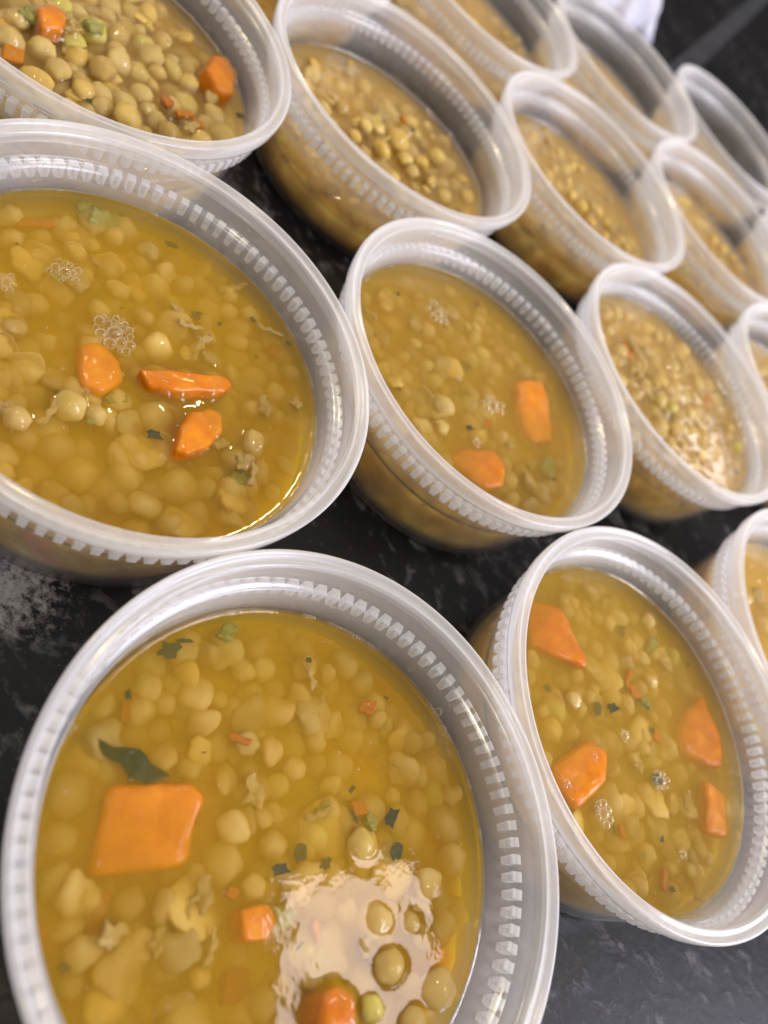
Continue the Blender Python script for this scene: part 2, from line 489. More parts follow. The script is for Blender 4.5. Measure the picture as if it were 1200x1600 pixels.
# ------------------------------------------------------------------ bubbles
def foam_mesh(bubbles):
    """bubbles: (x, y, z, r); thin domes joined as one patch of foam"""
    vs, fs = [], []; nr, ns = 6, 14
    for (x, y, z, r) in bubbles:
        o = len(vs); vs.append((x, y, z + r * .95))
        for i in range(1, nr + 1):
            th = math.pi * .60 * i / nr
            for j in range(ns):
                a = 2 * math.pi * j / ns
                vs.append((x + r * math.sin(th) * math.cos(a), y + r * math.sin(th) * math.sin(a), z + r * math.cos(th) * .95))
        for j in range(ns): fs.append((o, o + 1 + j, o + 1 + (j + 1) % ns))
        for i in range(nr - 1):
            for j in range(ns):
                k = (j + 1) % ns; p = o + 1 + i * ns
                fs.append((p + j, p + ns + j, p + ns + k, p + k))
    return mesh_from('foam_patch', vs, fs, M_BUBBLE)


def foam_cluster(rad, n, rmax, seed):
    rnd = random.Random(seed); out = []
    for k in range(n * 30):
        if len(out) >= n: break
        r = rmax * (1 if not out else rnd.uniform(.28, .8) ** 1.0)
        a = rnd.uniform(0, 6.283); d = rad * rnd.random() ** .7
        x, y = d * math.cos(a), d * math.sin(a) * .8
        if not out: x = y = 0
        if all((x - p[0]) ** 2 + (y - p[1]) ** 2 > (.85 * (r + p[3])) ** 2 for p in out): out.append((x, y, 0, r))
    return out


# ------------------------------------------------------------------ the cups and what is in them
# centre (x, y in R), broth level (R below the rim), broth material, thick material, how many grains poke out, seed
CUPS = {
 'A': dict(c=(.721, 1.291), z=-.300, m=0, n=295, poke=.0, label='largest cup at the bottom of the photo, holding golden soup with a square carrot slab'),
 'B': dict(c=(-1.146, 2.024), z=-.270, m=0, n=295, poke=.0, label='cup at the left edge, holding golden soup with three carrot pieces and foam'),
 'C': dict(c=(-.236, 3.815), z=-.262, m=1, n=290, poke=.00, label='cup in the centre of the photo, two carrot pieces showing in its ochre soup'),
 'D': dict(c=(1.630, 3.079), z=-.275, m=1, n=290, poke=.00, label='cup at the lower right with four carrot chunks around the edge of its soup'),
 'E': dict(c=(.600, 5.659), z=-.235, m=2, n=290, poke=.12, label='cup right of the centre cup, touching its lip, with shiny tan soup'),
 'F': dict(c=(-1.982, 4.904), z=-.385, m=2, n=260, poke=.06, label='cup at the top centre with a heap of yellow grains breaking its soup surface'),
 'G': dict(c=(-1.112, 6.709), z=-.320, m=2, n=240, poke=.06, label='cup behind the centre cup, its wall touching the heaped yellow grain cup'),
 'H': dict(c=(-2.842, 3.093), z=-.325, m=2, n=290, poke=.40, label='cup cut off by the top left corner, full of wet glistening grains'),
 'I': dict(c=(-.169, 8.480), z=-.360, m=2, n=150, poke=.20, label='blurred cup near the right edge, beyond the one directly behind the centre cup'),
 'J': dict(c=(-2.063, 9.137), z=-.420, m=2, n=120, poke=.10, label='blurred cup directly beside the white crinkled plastic at the back'),
 'K': dict(c=(-3.016, 7.372), z=-.400, m=2, n=140, poke=.15, label='blurred cup cut off by the top edge, left of the white crinkled plastic'),
 'L': dict(c=(-.961, 10.812), z=-.470, m=2, n=90, poke=.10, label='farthest cup, standing against the bare black counter at the upper right'),
 'M': dict(c=(1.547, 7.441), z=-.330, m=2, n=110, poke=.10, label='cup behind the shiny tan soup cup, mostly cut off by the right edge'),
 'N': dict(c=(2.502, 4.885), z=-.300, m=2, n=140, poke=.10, label='cup cut off by the right edge just beyond the four carrot cup'),
 'O': dict(c=(.933, 10.155), z=-.350, m=2, n=60, poke=.10, label='white lip sliver of a cup at the right edge, between two blurred cups'),
 'Z': dict(c=(-3.889, 5.567), z=-.380, m=2, n=60, poke=.05, label='cup of which only a dark yellow wall shows at the top edge, between two lips'),
}
SOUP_LABEL = {
 'A': 'clear golden soup in the largest front cup, with white light on its surface',
 'B': 'clear golden soup with clusters of bubbles in the big left cup',
 'C': 'hazy ochre soup in the centre cup, with two foam spots',
 'D': 'hazy ochre soup with scattered foam in the lower right cup',
 'E': 'shiny tan soup in the cup touching the right of the centre cup',
 'F': 'thick tan soup with heaped yellow grains in the top centre cup',
 'G': 'thick tan soup in the cup directly behind the centre cup',
 'H': 'chunky glistening soup of whole grains in the top left corner cup',
 'I': 'blurred tan soup in the third cup back beside the right edge',
 'J': 'thin crescent of soup deep in the cup beside the white plastic',
 'K': 'blurred tan soup in the cup cut off by the top edge',
 'L': 'dim soup low in the farthest cup by the bare black counter',
 'M': 'soup behind the shiny tan cup, cut off by the right edge',
 'N': 'tan soup in the cup cut off by the right edge beyond the four carrot cup',
 'O': 'soup in the sliver of cup at the right edge between blurred cups',
 'Z': 'dark yellow soup seen through the wall at the top edge',
}
NEAR = 'ABCDH'
# grains the photograph shows clearly: px, py, radius in px, depth of its top under the broth (R; negative = pokes out), kind
SPEC = {
 'A': [(315, 1078, 33, .012, 1), (420, 1040, 24, .03, 0), (240, 1030, 30, .05, 0), (120, 1232, 42, .03, 3), (372, 1288, 27, .002, 1), (356, 1347, 36, .035, 2),
       (205, 1412, 32, .04, 0), (268, 1500, 38, .05, 2), (575, 1318, 27, -.025, 0), (710, 1285, 34, .012, 4), (655, 1300, 33, .035, 0), (680, 1380, 27, -.02, 1),
       (722, 1340, 28, .02, 2), (540, 1195, 30, .05, 5), (465, 1160, 38, .055, 0), (590, 1262, 27, .03, 4), (597, 1437, 30, -.015, 2), (622, 1510, 28, -.05, 0),
       (697, 1545, 32, -.04, 2), (590, 1578, 20, -.06, 7), (655, 1594, 20, -.04, 4), (648, 1440, 20, -.01, 0), (575, 1063, 24, .02, 5), (100, 1310, 34, .06, 0),
       (480, 1010, 26, .06, 4), (345, 1165, 30, .06, 0), (500, 1300, 30, .03, 6), (640, 1190, 30, .06, 0), (560, 1120, 26, .05, 2), (410, 1230, 26, .05, 4),
       (330, 1430, 30, .06, 0), (140, 1130, 32, .06, 2)],
 'B': [(250, 438, 26, .03, 0), (252, 532, 27, .0, 8), (55, 605, 30, .04, 0), (115, 622, 27, -.03, 0), (250, 642, 32, .0, 1), (404, 683, 22, -.03, 1), (287, 750, 34, .02, 2),
       (235, 778, 32, .006, 3), (372, 760, 30, .012, 5), (200, 352, 28, .03, 2), (155, 640, 20, -.01, 0), (30, 645, 22, -.03, 0), (125, 728, 38, .04, 8), (95, 690, 34, .03, 0),
       (205, 735, 34, .03, 4), (330, 480, 28, .05, 0), (340, 455, 22, .05, 2), (10, 430, 30, .05, 0), (190, 620, 24, .02, 2), (375, 710, 22, -.01, 5), (475, 630, 22, .04, 0),
       (455, 690, 24, .05, 4), (160, 760, 34, .05, 0), (310, 800, 30, .05, 2), (390, 790, 26, .05, 0)],
 'C': [(697, 662, 14, -.02, 0), (637, 605, 18, .02, 0), (665, 640, 22, .03, 2), (690, 660, 18, .03, 0), (760, 640, 22, .03, 4), (640, 440, 20, .04, 0), (700, 560, 22, .05, 0), (720, 500, 22, .04, 4)],
 'D': [(905, 1090, 15, -.02, 0), (965, 1035, 24, .03, 2), (872, 1135, 22, .02, 8), (1022, 967, 14, -.01, 0), (1075, 1045, 24, .04, 0), (1025, 1062, 13, -.01, 0), (960, 1380, 26, .04, 2), (1060, 1400, 28, .03, 0)],
 'E': [(1040, 620, 13, -.06, 0), (1060, 665, 12, -.05, 2), (1055, 690, 12, -.05, 0), (1085, 640, 14, -.04, 0), (1030, 590, 14, -.04, 4)],
 'F': [(577, 187, 13, -.09, 8), (597, 193, 11, -.08, 9), (630, 205, 20, -.10, 8), (605, 225, 16, -.08, 8), (690, 235, 14, -.09, 8), (665, 245, 14, -.06, 8), (650, 260, 12, -.06, 0), (700, 300, 12, -.05, 8), (735, 300, 11, -.05, 8), (540, 160, 13, -.05, 0), (680, 275, 12, -.06, 9), (560, 205, 12, -.05, 8), (640, 240, 13, -.07, 8), (620, 270, 12, -.05, 8)],
 'G': [(915, 315, 11, -.06, 8), (940, 325, 10, -.06, 8), (930, 340, 11, -.05, 9), (955, 345, 10, -.04, 8), (975, 370, 9, -.04, 8), (900, 300, 10, -.05, 8), (985, 385, 9, -.03, 8), (950, 365, 9, -.04, 8)],
 'H': [(20, 45, 24, -.06, 0), (70, 60, 22, -.05, 2), (165, 92, 22, -.08, 0), (95, 95, 20, -.07, 2), (192, 82, 22, -.05, 4), (240, 72, 22, -.06, 2), (120, 55, 20, -.05, 7), (150, 30, 24, -.05, 7),
       (190, 40, 22, -.04, 0), (207, 168, 24, -.09, 8), (135, 128, 20, -.06, 8), (225, 135, 20, -.05, 0), (295, 150, 26, -.04, 0), (250, 102, 16, -.04, 0), (275, 100, 15, -.04, 4), (320, 207, 20, -.06, 8),
       (355, 200, 22, -.05, 0), (165, 155, 18, -.05, 0), (60, 110, 24, -.05, 9), (30, 15, 20, -.05, 0), (340, 170, 20, -.04, 2), (270, 195, 20, -.06, 0), (300, 118, 18, -.03, 8)],
 'I': [(1135, 385, 8, -.05, 8), (1150, 400, 8, -.05, 8), (1120, 370, 8, -.05, 8), (1160, 415, 8, -.04, 8)],
}
# loose pieces: px, py, size px, depth, kind, turn (degrees)
BITS = {
 'A': [('herb', 435, 1360, 17, .005, 10), ('herb', 470, 1338, 17, .02, 70), ('herb', 508, 1350, 16, .02, 20), ('herb', 555, 1276, 15, .01, 100), ('herb', 612, 1282, 19, .0, 60), ('herb', 620, 1335, 16, .0, 60),
       ('herb', 253, 1002, 26, .012, 15), ('herb', 290, 1000, 18, .01, -10), ('herb', 100, 1513, 18, .04, 30), ('celery', 357, 985, 22, .012, 20), ('celery', 450, 1425, 26, .03, 40), ('celery', 510, 1262, 20, .03, 0),
       ('onion', 483, 1052, 24, .015, 100), ('onion', 400, 1235, 30, .02, 95), ('onion', 500, 1268, 24, .02, 10), ('onion', 320, 1395, 30, .02, 70), ('onion', 330, 1480, 26, .02, 70), ('onion', 250, 1470, 24, .03, 60), ('carrot', 370, 1540, 34, .06, 10), ('carrot', 155, 1440, 38, .06, 80),
       ('carrot', 205, 1110, 24, .05, 20), ('carrot', 300, 1180, 20, .06, 0), ('onion', 500, 1100, 26, .03, 50), ('herb', 320, 1175, 6, .0, 0), ('herb', 550, 1235, 9, .02, 50)],
 'B': [('herb', 238, 678, 15, .0, 10), ('herb', 265, 380, 12, .03, 0), ('herb', 305, 492, 14, .03, 30), ('herb', 185, 270, 10, .04, 0), ('celery', 165, 328, 30, .02, 20), ('celery', 130, 318, 20, .015, 60), ('celery', 185, 620, 18, .03, 0),
       ('onion', 415, 632, 20, .01, 90), ('onion', 370, 440, 24, .02, 20), ('onion', 385, 720, 20, -.02, 30), ('onion', 395, 735, 22, -.01, 80), ('carrot', 55, 345, 26, .025, 20), ('onion', 300, 505, 20, .0, 0), ('onion', 345, 690, 20, .02, 0),
       ('onion', 75, 640, 26, .01, 60), ('onion', 175, 585, 22, .02, 20), ('carrot', 430, 545, 16, .04, 0), ('herb', 450, 535, 6, .01, 0), ('celery', 380, 745, 20, .02, 0)],
 'C': [('herb', 733, 668, 9, .0, 20), ('herb', 725, 570, 14, .05, 0), ('celery', 858, 727, 20, .02, 70), ('herb', 790, 556, 4, -.002, 0), ('herb', 620, 605, 8, .03, 0), ('onion', 800, 690, 18, .03, 40), ('herb', 866, 748, 5, 0, 0), ('herb', 700, 510, 14, .04, 0)],
 'D': [('herb', 957, 1107, 14, .0, 20), ('herb', 935, 1112, 14, .02, 60), ('herb', 970, 985, 16, .04, 30), ('celery', 1022, 1008, 20, .02, 20), ('carrot', 995, 1080, 16, .01, 110), ('carrot', 985, 1060, 14, .01, 60), ('herb', 1018, 1140, 9, .02, 0),
       ('celery', 1042, 1020, 14, .03, 0), ('carrot', 1030, 1150, 14, .02, 90), ('herb', 1025, 1218, 14, .005, 0), ('herb', 1035, 1312, 8, .01, 30), ('onion', 1000, 1190, 18, .02, 70), ('herb', 1050, 1390, 9, .02, 0), ('herb', 855, 1075, 10, .03, 0)],
 'E': [('carrot', 983, 548, 20, .005, 60), ('carrot', 1108, 628, 18, .01, 60), ('herb', 1150, 735, 9, .0, 0), ('onion', 1000, 575, 16, -.03, 60), ('onion', 1050, 540, 12, -.02, 0)],
 'F': [('carrot', 633, 183, 9, -.06, 40), ('herb', 645, 202, 5, -.14, 0), ('onion', 675, 265, 16, -.07, 30), ('onion', 650, 290, 14, -.04, 30), ('onion', 600, 215, 14, -.06, 30)],
 'G': [('onion', 960, 350, 14, -.05, 30), ('onion', 930, 320, 14, -.06, 30)],
 'H': [('carrot', 262, 155, 13, -.05, 60), ('carrot', 290, 175, 16, -.05, 40), ('carrot', 310, 190, 14, -.05, 30), ('herb', 125, 72, 16, -.02, 20), ('herb', 272, 183, 6, -.06, 0), ('celery', 50, 18, 24, -.05, 30), ('celery', 150, 35, 20, -.05, 50),
       ('onion', 110, 25, 16, -.08, 80), ('onion', 115, 42, 13, -.08, 10), ('herb', 375, 180, 8, 0, 0), ('herb', 140, 155, 9, -.02, 20), ('onion', 300, 195, 16, -.06, 30), ('carrot', 20, 80, 22, -.02, 20)],
}
FOAMS = {
 'A': [(685, 1112, 3, 3, 6.5)],
 'B': [(180, 520, 36, 26, 12), (102, 425, 24, 14, 9), (12, 440, 18, 12, 8), (318, 532, 8, 6, 4), (8, 635, 12, 8, 6), (254, 714, 6, 6, 4), (315, 703, 9, 5, 4), (40, 652, 10, 8, 5), (135, 610, 8, 5, 4)],
 'C': [(685, 491, 22, 16, 8), (770, 634, 20, 12, 9), (745, 690, 9, 6, 5), (718, 591, 6, 4, 4), (700, 640, 6, 3, 4)],
 'D': [(944, 1271, 19, 14, 9), (1033, 1221, 17, 12, 8), (977, 1150, 10, 6, 7), (1068, 1335, 9, 6, 6), (930, 1182, 10, 5, 5), (887, 1222, 10, 5, 5)],
 'H': [(300, 140, 10, 5, 4), (185, 150, 9, 6, 4)],
}
# carrot pieces worth a label of their own: outline in photo pixels, depth of the top (R), thickness (m)
CARROTS = {
 'A': [([(172, 1227), (300, 1220), (320, 1245), (296, 1350), (225, 1362), (136, 1376)], .026, .007, 'big square orange carrot slab under the dark leaf in the front cup'),
       ([(375, 1420), (425, 1410), (443, 1440), (420, 1470), (380, 1472)], .020, .006, 'small round carrot cube sunk left of the white reflection in the front cup'),
       ([(505, 1550), (530, 1537), (556, 1552), (560, 1600), (548, 1640), (498, 1640), (500, 1585)], -.05, .010, 'glossy carrot nub standing out of the front soup at the bottom edge of the photo')],
 'B': [([(125, 533), (160, 528), (192, 560), (196, 595), (160, 615), (124, 600)], .012, .007, 'blocky orange carrot piece just under the largest bubble cluster, left cup'),
       ([(215, 572), (290, 582), (360, 588), (366, 600), (350, 612), (270, 612), (232, 600)], -.03, .005, 'long flat carrot strip with a bright wet highlight, left cup'),
       ([(300, 640), (335, 632), (352, 640), (350, 670), (325, 700), (290, 716), (268, 708), (280, 668)], -.008, .006, 'smooth oval carrot piece slanting below the long carrot strip, left cup')],
 'C': [([(803, 592), (850, 588), (873, 688), (836, 692), (815, 660)], .012, .006, 'upright oblong carrot slice on the right of the centre cup'),
       ([(707, 708), (725, 694), (775, 703), (790, 728), (786, 762), (755, 762)], .012, .006, 'rounded carrot chunk at the near edge of the centre cup')],
 'D': [([(826, 930), (880, 945), (913, 1027), (913, 1045), (832, 1008)], .010, .006, 'carrot wedge at the upper left wall of the lower right cup'),
       ([(867, 1195), (925, 1146), (953, 1173), (947, 1222), (903, 1265), (880, 1235)], .0, .007, 'carrot chunk with shiny bubbles on it at the left wall of the lower right cup'),
       ([(1067, 1113), (1100, 1080), (1127, 1150), (1129, 1207), (1067, 1173)], .010, .006, 'broad carrot slice at the right side of the lower right cup'),
       ([(1105, 1215), (1138, 1242), (1140, 1310), (1106, 1302)], .006, .005, 'narrow carrot piece against the right wall, below the broad carrot slice')],
 'H': [([(338, 90), (362, 84), (378, 110), (374, 150), (345, 140), (325, 112)], -.07, .008, 'upright bright orange carrot block at the right of the top left corner cup'),
       ([(55, 12), (85, 2), (108, 22), (100, 45), (66, 42)], -.07, .006, 'reddish carrot piece near the top edge in the top left corner cup')],
}
LEAVES = [('A', [(150, 1150), (180, 1165), (220, 1170), (240, 1192), (272, 1210), (235, 1224), (205, 1215), (190, 1192), (165, 1180)], .000, .0007, 'large folded dark green herb leaf on top of the square carrot slab')]

MESH_OF = {'herb': LF, 'celery': CEL, 'onion': ONI, 'carrot': CUBIT}
NAME_OF = {'herb': 'herb_leaf', 'celery': 'celery_piece', 'onion': 'onion_piece', 'carrot': 'carrot_bit'}
KINDS = {10: GR[6], 11: GR[7], 0: GR[0], 1: GR[1], 2: GR[2], 3: GR[3], 4: GR[4], 5: GR[5], 6: GR_G[0], 7: GR_G[1], 8: GR_Y[0], 9: GR_Y[1]}
GR_NAME = {6: 'green_pea', 7: 'green_pea', 8: 'yellow_pea', 9: 'yellow_pea'}


def build_cup(key, spec):
    cx, cyy = spec['c'][0] * R, spec['c'][1] * R
    rot = random.uniform(0, 6.28)
    rnd = random.Random(ord(key) + 5)
    cup = link('plastic_cup', None, loc=(cx, cyy, 0), rot=(0, 0, rot), label=spec['label'], category='cup', group='open plastic cups of soup set out on the counter')
    link('cup_wall', ME_BODY, cup); link('lip', ME_LIP, cup)
    if key in 'ABCD':
        for i in range(NRIB): link('rib', ME_RIB, cup, rot=(0, 0, 2 * math.pi * i / NRIB))
    else:
        link('rib_ring', ME_RIBS, cup, kind='stuff')
    if key in 'ABCDEFH':                            # splashes drying on the inside wall
        dr = []
        for c in range(34):
            a = rnd.uniform(0, 6.28); z = rnd.uniform(spec['z'] + .03, -.03)
            for _ in range(rnd.choice([1, 1, 2, 4, 9])):
                r = rnd.uniform(.00010, .00034); q = r_in(z) * R - r * .15
                dr.append((q * math.cos(a), q * math.sin(a), (z + HB) * R, r)); a += rnd.uniform(-.02, .02); z = max(spec['z'] + .02, min(-.03, z + rnd.uniform(-.012, .012)))
        link('splash_droplets', foam_mesh(dr), cup, kind='stuff')
    return cup


def build_soup(key, spec):
    rnd = random.Random(sum(map(ord, key)) * 7 + 1)
    cx, cyy = spec['c'][0] * R, spec['c'][1] * R
    zs = (spec['z'] + HB) * R                       # broth level above the counter
    rad = (r_in(spec['z']) - .004) * R
    soup = link('soup', None, loc=(cx, cyy, 0), label=SOUP_LABEL[key], category='soup', group='soup portions in the plastic cups')
    items = []                                      # x, y, centre z, radius, for the broth surface to climb over
    placed = []

    def loc(px, py, depth):
        p = at(px, py, zs - depth * R); return p.x - cx, p.y - cyy

    for (px, py, rp, depth, kind) in SPEC.get(key, []):
        x, y = loc(px, py, depth); r = rp * px_size(px, py, zs)
        if math.hypot(x, y) + r > rad * .985:
            k = (rad * .985 - r) / math.hypot(x, y); x *= k; y *= k
        placed.append((x, y, zs - depth * R - r * .86, r, kind))
    keep = []
    for (poly, depth, thick, _l) in CARROTS.get(key, []):
        pts = [at(px, py, zs - depth * R) for px, py in poly]
        c = sum(pts, Vector()) / len(pts)
        keep.append((c.x - cx, c.y - cyy, max((p - c).length for p in pts)))
    # random fill, dense, never through the wall; deeper ones may lie under others
    tries = 0
    while len(placed) < spec['n'] and tries < 30000:
        tries += 1
        r = rnd.uniform(.0029, .0050) * (1 if rnd.random() < .8 else .7)
        a = rnd.uniform(0, 6.2832); d = math.sqrt(rnd.random()) * (rad - r * 1.1)
        x, y = d * math.cos(a), d * math.sin(a)
        layer = rnd.random()
        if rnd.random() < spec['poke']: top = rnd.uniform(-.0022, .0)
        else: top = .0009 + layer ** .95 * .0060
        z = zs - top - r * .86
        ok = True
        if top < .0045 and any(math.hypot(x - kx, y - ky) < kr * .82 + r * .2 for kx, ky, kr in keep): continue
        for (X, Y, Z, Q, _) in placed:
            dd = (X - x) ** 2 + (Y - y) ** 2
            if dd + (Z - z) ** 2 < (.66 * (r + Q)) ** 2: ok = False; break
        if ok:
            u = rnd.random()
            kind = rnd.choice([0, 1, 2, 3, 4, 5, 10, 10, 11, 11]) if u < .90 else (rnd.choice([6, 7]) if u < .93 else rnd.choice([8, 9]))
            placed.append((x, y, z, r, kind))
    for i, (x, y, z, r, kind) in enumerate(placed):
        e = (rnd.uniform(-.5, .5), rnd.uniform(-.5, .5), rnd.uniform(0, 6.28))
        s = r * .97
        link(GR_NAME.get(kind, 'grain'), KINDS[kind], soup, (x, y, z), e, (s, s * rnd.uniform(.88, 1.0), s * rnd.uniform(.92, 1.02)))
        if z + r * .86 > zs - .0002: items.append((x, y, z, r * .88))
        if rnd.random() < .13 and key in 'ABCDEH' and z + r < zs:
            a = rnd.uniform(0, 6.28)
            link('grain_skin', SK[i % 2], soup, (x + r * .35 * math.cos(a), y + r * .35 * math.sin(a), min(z + r * .1, zs - r * .9)), (rnd.uniform(-.3, .3), rnd.uniform(-.3, .3), a), (r * 1.2, r * 1.15, r * 1.15))
    # mashed fragments, the murky patches of the soup
    nf = {'A': 38, 'B': 38, 'C': 40, 'D': 40, 'H': 50}.get(key, 70 if key in 'EFG' else 24)
    for j in range(nf):
        a = rnd.uniform(0, 6.28); d = math.sqrt(rnd.random()) * (rad - .006)
        x, y = d * math.cos(a), d * math.sin(a)
        s = rnd.uniform(.0022, .0052) if key in 'ABCD' else rnd.uniform(.0012, .0034)
        dep = rnd.uniform(.0012, .0042) if key in 'ABCD' else rnd.uniform(-.0006, .0016)
        if dep < .004 and any(math.hypot(x - kx, y - ky) < kr for kx, ky, kr in keep): continue
        link('grain_fragment', GR_F[j % len(GR_F)], soup, (x, y, zs - dep - s * .35), (rnd.uniform(-.4, .4), rnd.uniform(-.4, .4), rnd.uniform(0, 6.28)), (s, s * rnd.uniform(.6, 1), s))
        if dep < .0003: items.append((x, y, zs - dep - s * .75, s * .8))
    # small pieces
    for j, (kind, px, py, sp, depth, turn) in enumerate(BITS.get(key, [])):
        x, y = loc(px, py, depth); s = sp * px_size(px, py, zs) * (.8 if kind == 'herb' else 1)
        if math.hypot(x, y) + s > rad * .99:
            k = (rad * .985 - s) / math.hypot(x, y); x *= k; y *= k
        me = MESH_OF[kind][j % len(MESH_OF[kind])]
        th = {'herb': .25, 'celery': 1, 'onion': 1, 'carrot': 1}[kind]
        link(NAME_OF[kind], me, soup, (x, y, zs - depth * R - .0003), (rnd.uniform(-.2, .2), rnd.uniform(-.2, .2), math.radians(turn + 52)), (s, s, s * (.6 if kind == 'herb' else 1)))
        if depth < 0: items.append((x, y, zs - depth * R - s * .9, s * .9))
    extra = {'A': 26, 'B': 26, 'C': 24, 'D': 24, 'H': 22}.get(key, 10)
    for j in range(extra):
        kind = rnd.choice(['herb', 'onion', 'onion', 'celery', 'carrot', 'onion', 'herb'])
        a = rnd.uniform(0, 6.28); d = math.sqrt(rnd.random()) * (rad - .005)
        if any(math.hypot(d * math.cos(a) - kx, d * math.sin(a) - ky) < kr for kx, ky, kr in keep): continue
        s = {'herb': .0009, 'onion': .0026, 'celery': .0020, 'carrot': .0018}[kind] * rnd.uniform(.7, 1.5)
        dep = rnd.uniform(.0004, .0035)
        link(NAME_OF[kind], rnd.choice(MESH_OF[kind]), soup, (d * math.cos(a), d * math.sin(a), zs - dep), (rnd.uniform(-.4, .4), rnd.uniform(-.4, .4), rnd.uniform(0, 6.28)), (s, s, s))
    # carrots and leaves standing as things of their own
    for (poly, depth, thick, label) in CARROTS.get(key, []):
        pts = [at(px, py, zs - depth * R) for px, py in poly]
        c = sum(pts, Vector()) / len(pts)
        dx, dy = c.x - cx, c.y - cyy
        rr = max(math.hypot(p.x - cx, p.y - cyy) for p in pts)
        lim = rad - .0006
        loc2 = [(p.x - c.x, p.y - c.y) for p in pts]
        if rr > lim:
            k = (rr - lim) / math.hypot(dx, dy); c.x -= dx * k; c.y -= dy * k
        area = sum(loc2[i][0] * loc2[(i + 1) % len(loc2)][1] - loc2[(i + 1) % len(loc2)][0] * loc2[i][1] for i in range(len(loc2)))
        if area < 0: loc2 = loc2[::-1]
        me = chunk_mesh('carrot_piece', M_CARROT, loc2, thick, .20, len(label), .06, .0004 if depth >= 0 else .0012)
        tl = math.radians(12 if len(label) % 3 else 5)
        link('carrot_piece', me, None, (c.x, c.y, zs - max(depth, depth + .006) * R), (.12, .05, 0) if label.startswith('big square') else (rnd.uniform(-tl, tl), rnd.uniform(-tl, tl), 0), label=label, category='carrot piece')
        if depth < .004:
            rr = max(math.hypot(*q) for q in loc2)
            for q in loc2 + [(0, 0)]:
                items.append((c.x - cx + q[0] * .6, c.y - cyy + q[1] * .6, zs - depth * R + (.0012 if depth < 0 else .0004) * .6 - .003, .003))
    for (k2, poly, depth, thick, label) in LEAVES:
        if k2 != key: continue
        pts = [at(px, py, zs - depth * R) for px, py in poly]
        c = sum(pts, Vector()) / len(pts); loc2 = [(p.x - c.x, p.y - c.y) for p in pts][::-1]
        me = chunk_mesh('herb_leaf', M_HERB, loc2, thick, .02, 3, .05, .0006)
        link('parsley_leaf', me, None, (c.x, c.y, zs - .0011), label=label, category='herb leaf')

    # broth: heap of clear, cloudy liquid with a surface that climbs over what pokes out
    nr, ns = (70, 240) if key in NEAR else ((50, 168) if key in 'EFGIKN' else (30, 110))
    rs = np.linspace(0, 1, nr + 1)[1:] ** .9 * rad
    th = np.arange(ns) * 2 * math.pi / ns
    X = np.concatenate([[0], (rs[:, None] * np.cos(th)).ravel()]); Y = np.concatenate([[0], (rs[:, None] * np.sin(th)).ravel()])
    Z = np.zeros_like(X)
    q = rnd.uniform(0, 50)
    if key in 'EFGHIJKLMNOZ':
        for i in range(len(X)):
            Z[i] = .00045 * noise.noise(Vector((X[i] * 260, Y[i] * 260, q))) + .0005 * noise.noise(Vector((X[i] * 90, Y[i] * 90, q)))
    else:
        for i in range(len(X)): Z[i] = .00006 * noise.noise(Vector((X[i] * 150, Y[i] * 150, q)))
    for (x, y, z, r) in items:
        d = np.hypot(X - x, Y - y); rr = r * .97
        cap = (z - zs) + np.sqrt(np.maximum(rr * rr - d * d, 0)) + .00012
        inside = d < rr
        a2 = rr * rr - (z - zs) ** 2; a = math.sqrt(a2) if a2 > 0 else 0
        men = .00016 * np.exp(-np.maximum(d - a, 0) / .0007) if z + rr > zs else 0
        Z = np.maximum(Z, np.where(inside, cap, -1)); Z = np.maximum(Z, men)
    dist = rad - np.hypot(X, Y)
    Z = Z + .0006 * np.exp(-dist / .0007)            # meniscus at the wall
    dep = .0069
    vs = [(x, y, zs + z) for x, y, z in zip(X, Y, Z)]; fs = []
    for j in range(ns): fs.append((0, 1 + j, 1 + (j + 1) % ns))
    for i in range(nr - 1):
        o = 1 + i * ns
        for j in range(ns):
            k = (j + 1) % ns; fs.append((o + j, o + ns + j, o + ns + k, o + k))
    o = 1 + (nr - 1) * ns; b = len(vs)
    rb = (r_in(spec['z'] - dep / R) - .006) * R
    for j in range(ns): vs.append((rb * math.cos(th[j]), rb * math.sin(th[j]), zs - dep))
    for j in range(ns):
        k = (j + 1) % ns; fs.append((o + j, b + j, b + k, o + k))
    fs.append(tuple(b + j for j in range(ns))[::-1])
    link('broth', mesh_from('broth', vs, fs, M_BROTH[spec['m']]), soup)

    # the settled, opaque part underneath: lumpy top, fills the cup
    nr2, ns2 = 36, 120
    top0 = zs - .0062
    vs, fs = [(0, 0, top0)], []
    ztop = spec['z'] - .0062 / R
    R2 = (r_in(ztop) - .010) * R
    for i in range(1, nr2 + 1):
        r = R2 * i / nr2
        for j in range(ns2):
            a = 2 * math.pi * j / ns2; x, y = r * math.cos(a), r * math.sin(a)
            n = .0011 * noise.noise(Vector((x * 240, y * 240, q + 9))) + .0009 * noise.noise(Vector((x * 90, y * 90, q + 3)))
            vs.append((x, y, top0 + n))
    for j in range(ns2): fs.append((0, 1 + j, 1 + (j + 1) % ns2))
    for i in range(nr2 - 1):
        o = 1 + i * ns2
        for j in range(ns2):
            k = (j + 1) % ns2; fs.append((o + j, o + ns2 + j, o + ns2 + k, o + k))
    o = 1 + (nr2 - 1) * ns2
    zz = [-.60, -.665, -.676]
    levels = [z for z in (-.36, -.44, -.52) if z < ztop - .03] + zz
    for z in levels:
        b = len(vs); r = (r_in(z) - .008) * R if z > -.67 else .80 * R
        for j in range(ns2):
            a = 2 * math.pi * j / ns2
            vs.append((r * math.cos(a), r * math.sin(a), (z + HB) * R + (.0003 if z == -.676 else 0)))
        for j in range(ns2):
            k = (j + 1) % ns2; fs.append((o + j, b + j, b + k, o + k))
        o = b
